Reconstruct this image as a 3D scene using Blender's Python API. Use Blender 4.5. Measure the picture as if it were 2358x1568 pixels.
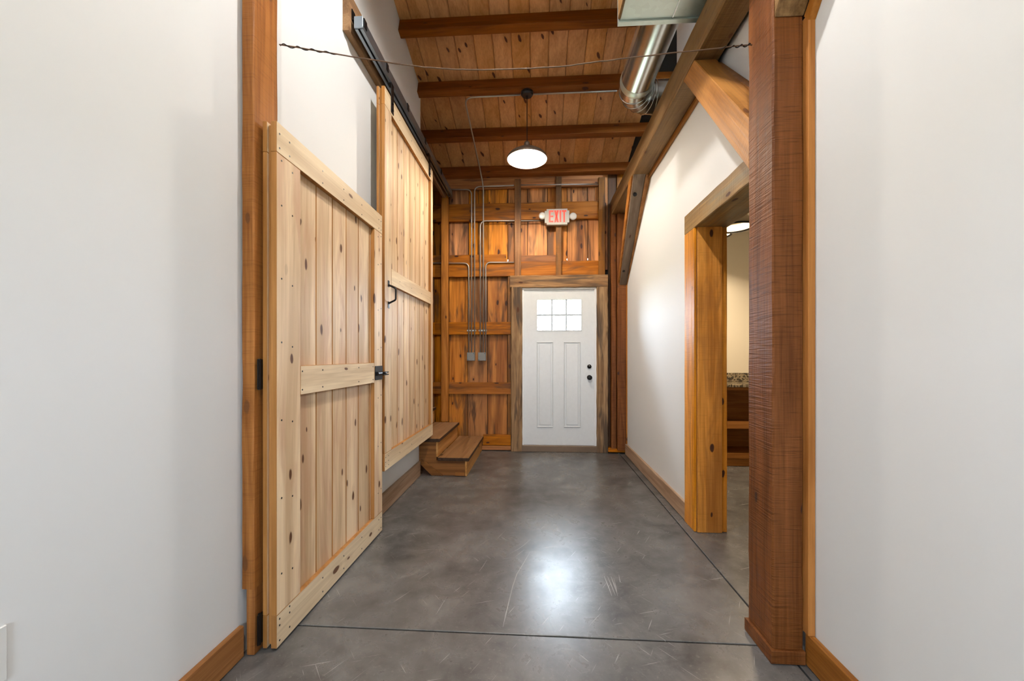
import bpy, bmesh, math, random
from mathutils import Vector, Matrix

# ------------------------------------------------------------------ scene reset
scene = bpy.context.scene
for o in list(bpy.data.objects):
    bpy.data.objects.remove(o, do_unlink=True)
COL = scene.collection
random.seed(7)

# ------------------------------------------------------------------ camera
F_PX, U0, V0, CAM_H = 917.0, 1179.0, 820.0, 1.23
YAW = math.atan((1236.0 - U0) / F_PX)
cam_data = bpy.data.cameras.new('camera')
cam_data.sensor_fit = 'HORIZONTAL'
cam_data.sensor_width = 36.0
cam_data.lens = F_PX / 2358.0 * 36.0
cam_data.shift_y = (V0 - 784.0) / 2358.0
cam_data.clip_start = 0.02
cam = bpy.data.objects.new('camera', cam_data)
COL.objects.link(cam)
cam.location = (0, 0, CAM_H)
cam.rotation_euler = (math.pi / 2, 0, YAW)
scene.camera = cam

# ------------------------------------------------------------------ world: bright overcast sky
SKY_STRENGTH = 25.0
world = bpy.data.worlds.new('overcast_sky')
scene.world = world
world.use_nodes = True
bg = world.node_tree.nodes['Background']
bg.inputs[0].default_value = (0.74, 0.87, 1.0, 1)
bg.inputs[1].default_value = SKY_STRENGTH
cy = scene.cycles
cy.use_light_tree = False; cy.max_bounces = 5; cy.diffuse_bounces = 3; cy.glossy_bounces = 2; cy.transmission_bounces = 3; cy.transparent_max_bounces = 6
cy.caustics_reflective = False; cy.caustics_refractive = False

# daylight portal over the glazed part of the entry door (guides sky sampling only)
def portal(name, loc, w, h, toward):
    pd = bpy.data.lights.new(name, 'AREA')
    pd.shape = 'RECTANGLE'; pd.size = w; pd.size_y = h
    pd.cycles.is_portal = True
    po = bpy.data.objects.new(name, pd)
    COL.objects.link(po)
    po.location = loc
    po.rotation_euler = (toward * math.pi / 2, 0, 0)
portal('door_daylight_portal', (0.292, 5.26, 1.76), .62, .46, -1)
# unseen window behind the camera, added to brighten the near walls
BWX0, BWX1, BWZ0, BWZ1 = -.50, .40, 1.10, 1.80
portal('fill_window_portal', ((BWX0 + BWX1) / 2, -2.75, (BWZ0 + BWZ1) / 2), BWX1 - BWX0, BWZ1 - BWZ0, 1)

vs = scene.view_settings
vs.view_transform = 'Standard'
vs.look = 'None'
vs.gamma = 1.0
vs.use_curve_mapping = False
vs.exposure = 1.48

LAMP_W = 34.0          # hall pendants
ROOM_LAMP_W = 8.0      # pendants of the side room

# ------------------------------------------------------------------ helpers
FWD = Vector((-math.sin(YAW), math.cos(YAW), 0))
RGT = Vector((math.cos(YAW), math.sin(YAW), 0))
EYE = Vector((0, 0, CAM_H))

def _ray(u, v):
    return FWD + RGT * ((u - U0) / F_PX) + Vector((0, 0, (V0 - v) / F_PX))

def at(u, v, axis, val):
    """point of the place seen at photo position (u, v) on the plane axis = val"""
    d = _ray(u, v)
    return EYE + d * ((val - EYE[axis]) / d[axis])

def link(o, parent=None):
    COL.objects.link(o)
    if parent is not None:
        o.parent = parent
    return o

def wpos(o):
    p = Vector(o.location)
    while o.parent is not None:
        o = o.parent
        p += Vector(o.location)
    return p

def obj(name, bm, mat, parent=None, smooth=False, label=None, category=None, group=None, kind=None):
    """link a bmesh given in world coordinates as one object with its origin at its centre"""
    bmesh.ops.recalc_face_normals(bm, faces=bm.faces)
    lo = Vector((min(v.co[i] for v in bm.verts) for i in range(3)))
    hi = Vector((max(v.co[i] for v in bm.verts) for i in range(3)))
    c = (lo + hi) / 2
    bmesh.ops.translate(bm, verts=bm.verts, vec=-c)
    me = bpy.data.meshes.new(name)
    bm.to_mesh(me)
    bm.free()
    if smooth:
        for p in me.polygons:
            p.use_smooth = True
    me.materials.append(mat)
    o = bpy.data.objects.new(name, me)
    link(o, parent)
    o.location = c - (wpos(parent) if parent is not None else Vector((0, 0, 0)))
    return tag(o, label, category, group, kind)

def tag(o, label=None, category=None, group=None, kind=None):
    if label: o['label'] = label
    if category: o['category'] = category
    if group: o['group'] = group
    if kind: o['kind'] = kind
    return o

def thing(name, loc, label=None, category=None, group=None, kind=None):
    e = bpy.data.objects.new(name, None)
    e.empty_display_size = 0.05
    link(e)
    e.location = loc
    return tag(e, label, category, group, kind)

def add_box(bm, x0, x1, y0, y1, z0, z1, bev=0.0):
    r = bmesh.ops.create_cube(bm, size=1.0)
    vs_ = r['verts']
    for v in vs_:
        v.co = Vector((x0 if v.co.x < 0 else x1, y0 if v.co.y < 0 else y1, z0 if v.co.z < 0 else z1))
    if bev > 0:
        es = list({e for v in vs_ for e in v.link_edges})
        bmesh.ops.bevel(bm, geom=es, offset=bev, segments=1, affect='EDGES')
    return bm

def box(x0, x1, y0, y1, z0, z1, bev=0.0):
    return add_box(bmesh.new(), min(x0, x1), max(x0, x1), min(y0, y1), max(y0, y1), min(z0, z1), max(z0, z1), bev)

def add_prism(bm, poly, axis, a0, a1):
    """polygon in the two other axes (cyclic order) extruded along axis"""
    def mk(p, a):
        q = [0, 0, 0]
        q[axis] = a
        others = [i for i in range(3) if i != axis]
        q[others[0]], q[others[1]] = p
        return q
    A = [bm.verts.new(mk(p, a0)) for p in poly]
    B = [bm.verts.new(mk(p, a1)) for p in poly]
    n = len(poly)
    bm.faces.new(A)
    bm.faces.new(list(reversed(B)))
    for i in range(n):
        bm.faces.new((A[i], A[(i + 1) % n], B[(i + 1) % n], B[i]))
    return bm

def prism(poly, axis, a0, a1):
    return add_prism(bmesh.new(), poly, axis, a0, a1)

def hexa(pts):
    """eight corners: four of one end (cyclic), four of the other end in the same order"""
    bm = bmesh.new()
    v = [bm.verts.new(p) for p in pts]
    for f in ((0, 1, 2, 3), (7, 6, 5, 4), (0, 4, 5, 1), (1, 5, 6, 2), (2, 6, 7, 3), (3, 7, 4, 0)):
        bm.faces.new([v[i] for i in f])
    return bm

def timber(x0, x1, y0, y1, z0, z1, axis, jit=0.003, cham=0.006, step=0.12, seed=0):
    """rough-sawn stick: chamfered section with slightly wavering arrises"""
    rnd = random.Random(seed * 977 + int(abs(x0 * 1000) + abs(y0 * 100) + abs(z0 * 10)))
    lo = [min(x0, x1), min(y0, y1), min(z0, z1)]
    hi = [max(x0, x1), max(y0, y1), max(z0, z1)]
    oth = [i for i in range(3) if i != axis]
    a, b = oth
    c = min(cham, (hi[a] - lo[a]) * .3, (hi[b] - lo[b]) * .3)
    L = hi[axis] - lo[axis]
    n = max(1, int(L / step))
    bm = bmesh.new()
    rings = []
    for k in range(n + 1):
        t = lo[axis] + L * k / n
        j = [rnd.uniform(-jit, jit) for _ in range(8)]
        la, ha, lb, hb = lo[a], hi[a], lo[b], hi[b]
        sec = [(la + c + j[0], lb), (ha - c + j[1], lb), (ha, lb + c + j[2]), (ha, hb - c + j[3]),
               (ha - c + j[4], hb), (la + c + j[5], hb), (la, hb - c + j[6]), (la, lb + c + j[7])]
        wob = (rnd.uniform(-jit, jit) * .7, rnd.uniform(-jit, jit) * .7)
        ring = []
        for p in sec:
            q = [0, 0, 0]
            q[axis] = t
            q[a] = p[0] + (wob[0] if 0 < k < n else 0)
            q[b] = p[1] + (wob[1] if 0 < k < n else 0)
            ring.append(bm.verts.new(q))
        rings.append(ring)
    bm.faces.new(rings[0])
    bm.faces.new(list(reversed(rings[-1])))
    for k in range(n):
        for i in range(8):
            bm.faces.new((rings[k][i], rings[k][(i + 1) % 8], rings[k + 1][(i + 1) % 8], rings[k + 1][i]))
    return bm

def fillet(pts, rad, n=6):
    """polyline with rounded corners"""
    P = [Vector(p) for p in pts]
    out = [P[0]]
    for i in range(1, len(P) - 1):
        a = (P[i - 1] - P[i]); b = (P[i + 1] - P[i])
        r = min(rad, a.length * .48, b.length * .48)
        s = P[i] + a.normalized() * r
        e = P[i] + b.normalized() * r
        for k in range(n + 1):
            t = k / n
            out.append(s * (1 - t) ** 2 + P[i] * 2 * t * (1 - t) + e * t * t)
    out.append(P[-1])
    return out

def add_tube(bm, pts, r, seg=8, cap=True):
    P = [Vector(p) for p in pts]
    n = len(P)
    rings = []
    up = None
    for i in range(n):
        d = (P[min(i + 1, n - 1)] - P[max(i - 1, 0)]).normalized()
        if up is None:
            up = Vector((0, 0, 1)) if abs(d.z) < .9 else Vector((1, 0, 0))
        s = d.cross(up).normalized()
        up = s.cross(d).normalized()
        rr = r[i] if isinstance(r, (list, tuple)) else r
        rings.append([bm.verts.new(P[i] + (s * math.cos(2 * math.pi * k / seg) + up * math.sin(2 * math.pi * k / seg)) * rr) for k in range(seg)])
    for i in range(n - 1):
        for k in range(seg):
            bm.faces.new((rings[i][k], rings[i][(k + 1) % seg], rings[i + 1][(k + 1) % seg], rings[i + 1][k]))
    if cap:
        bm.faces.new(list(reversed(rings[0])))
        bm.faces.new(rings[-1])
    return bm

def tube(pts, r, seg=8, cap=True):
    return add_tube(bmesh.new(), pts, r, seg, cap)

def lathe(prof, c, seg=32, axis='z', closed=False):
    """profile of (radius, height) turned about the axis through c"""
    bm = bmesh.new()
    rings = []
    c = Vector(c)
    for r, h in prof:
        ring = []
        for k in range(seg):
            t = 2 * math.pi * k / seg
            p = Vector((math.cos(t) * max(r, 1e-5), math.sin(t) * max(r, 1e-5), h))
            if axis == 'y': p = Vector((p.x, p.z, p.y))
            if axis == 'x': p = Vector((p.z, p.x, p.y))
            ring.append(bm.verts.new(c + p))
        rings.append(ring)
    for i in range(len(rings) - 1):
        for k in range(seg):
            bm.faces.new((rings[i][k], rings[i][(k + 1) % seg], rings[i + 1][(k + 1) % seg], rings[i + 1][k]))
    if not closed:
        if prof[0][0] > 1e-4: bm.faces.new(list(reversed(rings[0])))
        if prof[-1][0] > 1e-4: bm.faces.new(rings[-1])
    bmesh.ops.remove_doubles(bm, verts=bm.verts, dist=1e-5)
    return bm

# ------------------------------------------------------------------ materials
def new_mat(name):
    m = bpy.data.materials.new(name)
    m.use_nodes = True
    nt = m.node_tree
    return m, nt, nt.nodes['Principled BSDF']

def N(nt, typ, **kw):
    n = nt.nodes.new(typ)
    for k, v in kw.items():
        setattr(n, k, v)
    return n

def vmath(nt, op, a, b):
    n = N(nt, 'ShaderNodeVectorMath', operation=op)
    for i, x in enumerate((a, b)):
        if hasattr(x, 'is_linked'): nt.links.new(x, n.inputs[i])
        else: n.inputs[i].default_value = x
    return n.outputs[0]

def fmath(nt, op, a, b=0.0, c=None, clamp=False):
    n = N(nt, 'ShaderNodeMath', operation=op)
    n.use_clamp = clamp
    for i, x in enumerate((a, b) if c is None else (a, b, c)):
        if hasattr(x, 'is_linked'): nt.links.new(x, n.inputs[i])
        else: n.inputs[i].default_value = x
    return n.outputs[0]

def maprange(nt, val, a, b, c, d, smooth=False):
    n = N(nt, 'ShaderNodeMapRange')
    n.clamp = True
    if smooth: n.interpolation_type = 'SMOOTHSTEP'
    nt.links.new(val, n.inputs[0])
    for i, x in enumerate((a, b, c, d)):
        n.inputs[i + 1].default_value = x
    return n.outputs[0]

def mixcol(nt, fac, a, b, blend='MIX'):
    n = N(nt, 'ShaderNodeMix', data_type='RGBA', blend_type=blend)
    n.clamp_factor = True
    for s, x in ((n.inputs[0], fac), (n.inputs[6], a), (n.inputs[7], b)):
        if hasattr(x, 'is_linked'): nt.links.new(x, s)
        else: s.default_value = x if not isinstance(x, tuple) else (x[0], x[1], x[2], 1)
    return n.outputs[2]

def noise(nt, vec, scale, detail=4, rough=.55, dist=0.0):
    n = N(nt, 'ShaderNodeTexNoise')
    nt.links.new(vec, n.inputs['Vector'])
    n.inputs['Scale'].default_value = scale
    n.inputs['Detail'].default_value = detail
    n.inputs['Roughness'].default_value = rough
    n.inputs['Distortion'].default_value = dist
    return n.outputs['Fac']

def bump(nt, bsdf, h, strength, dist=.002):
    n = N(nt, 'ShaderNodeBump')
    n.inputs['Strength'].default_value = strength
    n.inputs['Distance'].default_value = dist
    nt.links.new(h, n.inputs['Height'])
    nt.links.new(n.outputs[0], bsdf.inputs['Normal'])

def wood(name, light, dark, axis='z', knots=.4, knot_col=(.07, .025, .012), rough=.5, var=.16,
         stain=None, stain_amt=.5, saw=0.0, rotx=0.0, ksize=.1, kfreq=8.0, grain=.45, figure=1.0, spec=.2):
    def rich(c, k, g):
        l = .3 * c[0] + .6 * c[1] + .1 * c[2]
        return tuple(max(.004, (l + (x - l) * k) * g) for x in c)
    light, dark = rich(light, 1.06, 1.04), rich(dark, 1.12, .78)
    m, nt, bsdf = new_mat(name)
    tc = N(nt, 'ShaderNodeTexCoord')
    oi = N(nt, 'ShaderNodeObjectInfo')
    co = tc.outputs['Object']
    if rotx:
        vr = N(nt, 'ShaderNodeVectorRotate', rotation_type='X_AXIS')
        nt.links.new(co, vr.inputs['Vector'])
        vr.inputs['Angle'].default_value = rotx
        co = vr.outputs[0]
    cx = N(nt, 'ShaderNodeCombineXYZ')
    for i, k in enumerate((13.7, 29.3, 41.1)):
        nt.links.new(fmath(nt, 'MULTIPLY', oi.outputs['Random'], k), cx.inputs[i])
    base = vmath(nt, 'ADD', co, cx.outputs[0])
    i = 'xyz'.index(axis)
    def sc(across, along):
        s = [across] * 3; s[i] = along
        return tuple(s)
    v1 = vmath(nt, 'MULTIPLY', base, sc(11 * figure, .8 * figure))
    n1 = noise(nt, v1, 1.0, 3, .6, 1.1)
    v2 = vmath(nt, 'MULTIPLY', base, sc(95, 2.2))
    n2 = noise(nt, v2, 1.0, 2, .6)
    f1 = maprange(nt, n1, .39, .61, 0, 1)
    f2 = maprange(nt, n2, .3, .7, 0, 1)
    fac = fmath(nt, 'ADD', fmath(nt, 'MULTIPLY', f1, 1 - grain), fmath(nt, 'MULTIPLY', f2, grain))
    col = mixcol(nt, fac, dark, light)
    if stain is not None:
        v3 = vmath(nt, 'MULTIPLY', base, sc(9, 1.3))
        n3 = noise(nt, v3, 1.0, 3, .65, .8)
        col = mixcol(nt, fmath(nt, 'MULTIPLY', maprange(nt, n3, .46, .66, 0, 1, True), stain_amt), col, stain)
    kd = None
    if knots > 0:
        # knots lie on (sum of the two cross-grain coordinates, along the grain): they show on every face
        sx = N(nt, 'ShaderNodeSeparateXYZ')
        nt.links.new(base, sx.inputs[0])
        oth = [q for q in range(3) if q != i]
        k2 = N(nt, 'ShaderNodeCombineXYZ')
        nt.links.new(fmath(nt, 'MULTIPLY', fmath(nt, 'ADD', sx.outputs[oth[0]], sx.outputs[oth[1]]), kfreq), k2.inputs[0])
        nt.links.new(fmath(nt, 'MULTIPLY', sx.outputs[i], kfreq * .42), k2.inputs[1])
        vo = N(nt, 'ShaderNodeTexVoronoi', voronoi_dimensions='2D')
        nt.links.new(k2.outputs[0], vo.inputs['Vector'])
        vo.inputs['Scale'].default_value = 1.0
        wob = noise(nt, vmath(nt, 'MULTIPLY', base, sc(40, 20)), 1.0, 0)
        d = fmath(nt, 'ADD', vo.outputs['Distance'], fmath(nt, 'MULTIPLY', fmath(nt, 'SUBTRACT', wob, .5), .09))
        sep = N(nt, 'ShaderNodeSeparateColor')
        nt.links.new(vo.outputs['Color'], sep.inputs[0])
        has = maprange(nt, sep.outputs[0], 1 - knots, 1 - knots + .02, 0, 1)
        # each knot has its own size
        d = fmath(nt, 'DIVIDE', d, maprange(nt, sep.outputs[1], 0, 1, .55, 1.35))
        core = maprange(nt, d, ksize, ksize * .62, 0, 1, True)
        halo = maprange(nt, d, ksize * 3.0, ksize, 0, 1, True)
        col = mixcol(nt, fmath(nt, 'MULTIPLY', fmath(nt, 'MULTIPLY', halo, has), .35), col, dark)
        col = mixcol(nt, fmath(nt, 'MULTIPLY', core, has), col, knot_col)
    hsv = N(nt, 'ShaderNodeHueSaturation')
    nt.links.new(col, hsv.inputs['Color'])
    nt.links.new(maprange(nt, oi.outputs['Random'], 0, 1, 1 - var, 1 + var), hsv.inputs['Value'])
    r2 = fmath(nt, 'FRACT', fmath(nt, 'MULTIPLY', oi.outputs['Random'], 7.31))
    nt.links.new(maprange(nt, r2, 0, 1, 1 - var * .5, 1 + var * .5), hsv.inputs['Saturation'])
    nt.links.new(hsv.outputs[0], bsdf.inputs['Base Color'])
    nt.links.new(maprange(nt, n2, .2, .8, rough - .08, rough + .1), bsdf.inputs['Roughness'])
    bsdf.inputs['Specular IOR Level'].default_value = spec
    h = fmath(nt, 'ADD', fmath(nt, 'MULTIPLY', n2, .6), fmath(nt, 'MULTIPLY', n1, .5))
    st = .35
    if saw > 0:
        # arcs left by the saw across the grain
        v5 = vmath(nt, 'MULTIPLY', base, sc(7, 130))
        n5 = noise(nt, v5, 1.0, 1, .5, .9)
        h = fmath(nt, 'ADD', h, fmath(nt, 'MULTIPLY', n5, 1.6 * saw))
        col2 = mixcol(nt, fmath(nt, 'MULTIPLY', maprange(nt, n5, .56, .72, 0, 1), .4 * saw), hsv.outputs[0], (dark[0] * .4, dark[1] * .4, dark[2] * .4))
        nt.links.new(col2, bsdf.inputs['Base Color'])
        st = .6
    bump(nt, bsdf, h, st, .003)
    return m

def plain(name, col, rough=.5, metal=0.0, spec=.5, emit=None, estr=0.0):
    m, nt, b = new_mat(name)
    tc = N(nt, 'ShaderNodeTexCoord')
    n = noise(nt, tc.outputs['Object'], 25, 3)
    c2 = tuple(x * .9 for x in col)
    nt.links.new(mixcol(nt, n, c2, col), b.inputs['Base Color'])
    b.inputs['Roughness'].default_value = rough
    b.inputs['Metallic'].default_value = metal
    b.inputs['Specular IOR Level'].default_value = spec
    if emit:
        b.inputs['Emission Color'].default_value = (*emit, 1)
        b.inputs['Emission Strength'].default_value = estr
    return m

def drywall(name, col):
    m, nt, b = new_mat(name)
    tc = N(nt, 'ShaderNodeTexCoord')
    co = tc.outputs['Object']
    n1 = noise(nt, co, .7, 2)
    n2 = noise(nt, co, 180, 1)
    c = mixcol(nt, n1, tuple(x * .95 for x in col), tuple(min(1, x * 1.03) for x in col))
    vo = N(nt, 'ShaderNodeTexVoronoi')
    nt.links.new(co, vo.inputs['Vector'])
    vo.inputs['Scale'].default_value = 2.6
    sep = N(nt, 'ShaderNodeSeparateColor')
    nt.links.new(vo.outputs['Color'], sep.inputs[0])
    spot = fmath(nt, 'MULTIPLY', maprange(nt, vo.outputs['Distance'], .011, .007, 0, 1), maprange(nt, sep.outputs[0], .6, .62, 0, 1))
    c = mixcol(nt, fmath(nt, 'MULTIPLY', spot, .7), c, (.12, .11, .1))
    nt.links.new(c, b.inputs['Base Color'])
    b.inputs['Roughness'].default_value = .72
    b.inputs['Specular IOR Level'].default_value = .28
    bump(nt, b, n2, .06, .001)
    return m

def concrete(name):
    m, nt, b = new_mat(name)
    tc = N(nt, 'ShaderNodeTexCoord')
    ge = N(nt, 'ShaderNodeNewGeometry')
    co = ge.outputs['Position']
    n1 = noise(nt, co, 1.6, 4, .62, .6)
    n2 = noise(nt, co, 7.0, 5, .7, .4)
    n3 = noise(nt, co, 60, 2, .6)
    f = fmath(nt, 'ADD', fmath(nt, 'MULTIPLY', n1, .55), fmath(nt, 'MULTIPLY', n2, .45))
    c = mixcol(nt, maprange(nt, f, .38, .62, 0, 1), (.060, .057, .054), (.185, .178, .169))
    c = mixcol(nt, fmath(nt, 'MULTIPLY', maprange(nt, n3, .6, .75, 0, 1), .35), c, (.30, .28, .25))
    # pits
    vo = N(nt, 'ShaderNodeTexVoronoi')
    nt.links.new(co, vo.inputs['Vector'])
    vo.inputs['Scale'].default_value = 22
    sp = N(nt, 'ShaderNodeSeparateColor')
    nt.links.new(vo.outputs['Color'], sp.inputs[0])
    pit = fmath(nt, 'MULTIPLY', maprange(nt, vo.outputs['Distance'], .16, .07, 0, 1), maprange(nt, sp.outputs[1], .82, .84, 0, 1))
    c = mixcol(nt, fmath(nt, 'MULTIPLY', pit, .6), c, (.05, .045, .04))
    # fine scratches in three directions
    scr = None
    for ang, sc_, th in ((.5, 1.0, .735), (-.7, 1.25, .735), (1.25, .85, .74)):
        vr = N(nt, 'ShaderNodeVectorRotate', rotation_type='Z_AXIS')
        nt.links.new(co, vr.inputs['Vector'])
        vr.inputs['Angle'].default_value = ang
        s = noise(nt, vmath(nt, 'MULTIPLY', vr.outputs[0], (150 * sc_, 4.5 * sc_, 1)), 1.0, 1, .5, .25)
        s = maprange(nt, s, th, th + .05, 0, 1)
        scr = s if scr is None else fmath(nt, 'MAXIMUM', scr, s)
    c = mixcol(nt, fmath(nt, 'MULTIPLY', scr, .6), c, (.60, .58, .55))
    nt.links.new(c, b.inputs['Base Color'])
    nt.links.new(fmath(nt, 'ADD', maprange(nt, f, .35, .65, .34, .24), fmath(nt, 'MULTIPLY', scr, .2)), b.inputs['Roughness'])
    b.inputs['Specular IOR Level'].default_value = .55
    bump(nt, b, fmath(nt, 'ADD', fmath(nt, 'MULTIPLY', n2, .6), fmath(nt, 'SUBTRACT', fmath(nt, 'MULTIPLY', n3, .25), fmath(nt, 'MULTIPLY', pit, .5))), .10, .004)
    return m

def galvanized(name, rough=.24, col=(.62, .65, .65)):
    m, nt, b = new_mat(name)
    tc = N(nt, 'ShaderNodeTexCoord')
    vo = N(nt, 'ShaderNodeTexVoronoi')
    nt.links.new(tc.outputs['Object'], vo.inputs['Vector'])
    vo.inputs['Scale'].default_value = 26
    sp = N(nt, 'ShaderNodeSeparateColor')
    nt.links.new(vo.outputs['Color'], sp.inputs[0])
    nt.links.new(mixcol(nt, sp.outputs[0], tuple(x * .93 for x in col), col), b.inputs['Base Color'])
    b.inputs['Metallic'].default_value = .95
    nt.links.new(maprange(nt, sp.outputs[1], 0, 1, rough * .95, rough * 1.08), b.inputs['Roughness'])
    return m

def granite(name):
    m, nt, b = new_mat(name)
    tc = N(nt, 'ShaderNodeTexCoord')
    co = tc.outputs['Object']
    vo = N(nt, 'ShaderNodeTexVoronoi')
    nt.links.new(co, vo.inputs['Vector'])
    vo.inputs['Scale'].default_value = 60
    sp = N(nt, 'ShaderNodeSeparateColor')
    nt.links.new(vo.outputs['Color'], sp.inputs[0])
    c = mixcol(nt, maprange(nt, sp.outputs[0], .35, .6, 0, 1), (.05, .04, .03), (.34, .27, .17))
    c = mixcol(nt, maprange(nt, noise(nt, co, 18, 4), .5, .7, 0, .6), c, (.12, .09, .06))
    nt.links.new(c, b.inputs['Base Color'])
    b.inputs['Roughness'].default_value = .18
    return m

def pane_glass(name):
    m, nt, b = new_mat(name)
    nt.nodes.remove(b)
    out = nt.nodes['Material Output']
    tr = N(nt, 'ShaderNodeBsdfTransparent')
    gl = N(nt, 'ShaderNodeBsdfGlossy')
    gl.inputs['Roughness'].default_value = .02
    fr = N(nt, 'ShaderNodeFresnel')
    fr.inputs['IOR'].default_value = 1.5
    mx = N(nt, 'ShaderNodeMixShader')
    nt.links.new(fr.outputs[0], mx.inputs[0])
    nt.links.new(tr.outputs[0], mx.inputs[1])
    nt.links.new(gl.outputs[0], mx.inputs[2])
    nt.links.new(mx.outputs[0], out.inputs['Surface'])
    return m

def grassland(name):
    m, nt, b = new_mat(name)
    ge = N(nt, 'ShaderNodeNewGeometry')
    n = noise(nt, ge.outputs['Position'], .8, 5)
    nt.links.new(mixcol(nt, n, (.10, .13, .05), (.26, .25, .15)), b.inputs['Base Color'])
    b.inputs['Roughness'].default_value = .9
    return m

M_WALL = drywall('painted_drywall', (.79, .80, .80))
M_CREAM = drywall('cream_drywall', (.80, .73, .60))
M_FLOOR = concrete('polished_concrete')
M_CEIL = wood('knotty_pine_ceiling', (.72, .37, .165), (.60, .28, .115), 'y', knots=.5, knot_col=(.10, .035, .018), var=.10, grain=.5, figure=.6, ksize=.1, kfreq=7.0)
M_PURLIN = wood('purlin_pine', (.27, .092, .026), (.165, .05, .013), 'x', knots=.2, var=.12)
M_PINE_Z = wood('pale_pine_upright', (.87, .68, .46), (.74, .52, .32), 'z', knots=.52, knot_col=(.13, .052, .022), var=.08, grain=.25, figure=.7, ksize=.092, stain=(.55, .31, .19), stain_amt=.55)
M_PINE_Y = wood('pale_pine_rail', (.88, .72, .50), (.78, .58, .37), 'y', knots=.22, knot_col=(.17, .075, .035), var=.06, grain=.35, figure=.8)
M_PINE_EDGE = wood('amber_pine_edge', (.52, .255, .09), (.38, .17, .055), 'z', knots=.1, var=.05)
M_SIDING = wood('barn_siding', (.68, .275, .066), (.27, .082, .018), 'z', knots=.3, knot_col=(.05, .016, .008), var=.3, stain=(.085, .04, .018), stain_amt=.85, figure=.6, ksize=.11)
M_GIRT = wood('barn_girt', (.47, .18, .046), (.25, .083, .021), 'x', knots=.3, knot_col=(.05, .016, .008), var=.2, stain=(.11, .045, .018), stain_amt=.75)
M_STUD = wood('rough_stud', (.32, .15, .055), (.15, .062, .022), 'z', knots=.15, var=.25, stain=(.09, .05, .03), stain_amt=.7, saw=.4)
M_WEATHER_Z = wood('weathered_barnwood_upright', (.40, .26, .145), (.17, .095, .05), 'z', knots=.12, var=.08, stain=(.045, .034, .028), stain_amt=.85, rough=.7, figure=1.4)
M_WEATHER_X = wood('weathered_barnwood_across', (.42, .25, .12), (.20, .10, .045), 'x', knots=.12, var=.08, stain=(.06, .045, .035), stain_amt=.75, rough=.7, figure=1.4)
M_POST_DARK = wood('sawn_oak_post', (.215, .078, .024), (.12, .039, .011), 'z', knots=.10, knot_col=(.05, .02, .012), var=.02, saw=1.0, rough=.5)
M_POST_GOLD = wood('sawn_gold_post', (.40, .172, .058), (.22, .08, .027), 'z', knots=.16, knot_col=(.16, .06, .02), var=.05, saw=.5)
M_BEAM = wood('sawn_top_beam', (.31, .185, .08), (.165, .085, .033), 'y', knots=.3, knot_col=(.16, .07, .03), var=.05, saw=.5)
M_BRACE = wood('sawn_brace', (.52, .245, .075), (.33, .135, .038), 'y', knots=.12, knot_col=(.16, .06, .02), var=.05, saw=.4, rotx=-.87)
M_BRACE_GREY = wood('weathered_brace', (.24, .18, .13), (.14, .095, .065), 'y', knots=.15, var=.03, rotx=.7, stain=(.08, .05, .03))
M_HEADER = wood('sawn_header', (.40, .25, .105), (.20, .115, .045), 'y', knots=.15, var=.03, saw=.5, stain=(.20, .19, .13), stain_amt=.6)
M_JAMB = wood('amber_jamb', (.84, .37, .075), (.58, .215, .04), 'z', knots=.12, var=.06, saw=.35, stain=(.22, .085, .025), stain_amt=.4)
M_SLIM = wood('slim_post_wood', (.50, .205, .052), (.31, .11, .026), 'z', knots=.2, var=.03, stain=(.16, .06, .02), stain_amt=.5)
M_TRIM_Z = wood('amber_trim_upright', (.48, .20, .052), (.34, .125, .03), 'z', knots=.08, var=.08)
M_TRIM_Y = wood('amber_trim_long', (.44, .20, .068), (.27, .11, .036), 'y', knots=.08, var=.08, figure=1.3)
M_BASE_PALE = wood('pale_oak_baseboard', (.50, .35, .24), (.34, .215, .135), 'y', knots=.06, var=.05, figure=1.4)
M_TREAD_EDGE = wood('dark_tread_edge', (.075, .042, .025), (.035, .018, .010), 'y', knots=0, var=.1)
M_STAIR_X = wood('stair_tread_wood', (.38, .22, .115), (.25, .13, .06), 'y', knots=.12, var=.1)
M_STAIR_R = wood('stair_riser_wood', (.62, .34, .14), (.45, .21, .075), 'y', knots=.3, var=.08)
M_STRINGER = wood('stringer_wood', (.31, .125, .032), (.16, .056, .014), 'x', knots=.12, var=.08, figure=.8)
M_CAB = wood('cabinet_wood', (.42, .18, .05), (.29, .11, .028), 'x', knots=.1, var=.05)
M_DARKWOOD = wood('old_dark_boards_and_gap_shade', (.10, .05, .025), (.05, .022, .012), 'z', knots=.1, var=.2)
M_BACKING = plain('black_house_wrap', (.012, .010, .009), .9)
M_WHITEDOOR = plain('white_door_paint', (.76, .78, .79), .38)
M_WHITETRIM = plain('white_jamb_paint', (.86, .86, .85), .35)
M_MUNTIN = plain('grey_muntin', (.50, .56, .62), .4)
M_GLASS = pane_glass('door_pane_glass')
M_BLACK = plain('black_iron', (.012, .012, .013), .38, .6)
M_SCRATCH = plain('pale_scratch', (.42, .41, .39), .6)
M_RUBBER = plain('dark_joint_filler', (.045, .036, .028), .9)  # dark base under the slabs, visible in the joints
M_GALV = galvanized('galvanized_steel')
M_GALV_DULL = galvanized('galvanized_sheet', .42, (.76, .86, .82))
M_RAIL = plain('track_steel', (.33, .38, .43), .36, .9)
M_EMT = plain('conduit_steel', (.50, .47, .42), .42, .75)
M_BOX = plain('box_steel', (.25, .24, .22), .6, .4)
M_WIRE = plain('rusty_wire', (.15, .085, .05), .7, .3)
M_TRACKBOARD = wood('rough_track_board', (.36, .22, .12), (.20, .11, .06), 'y', knots=.1, var=.04, saw=.4, rough=.75)
M_SIGN = plain('sign_white_plastic', (.46, .43, .37), .55)
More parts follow.
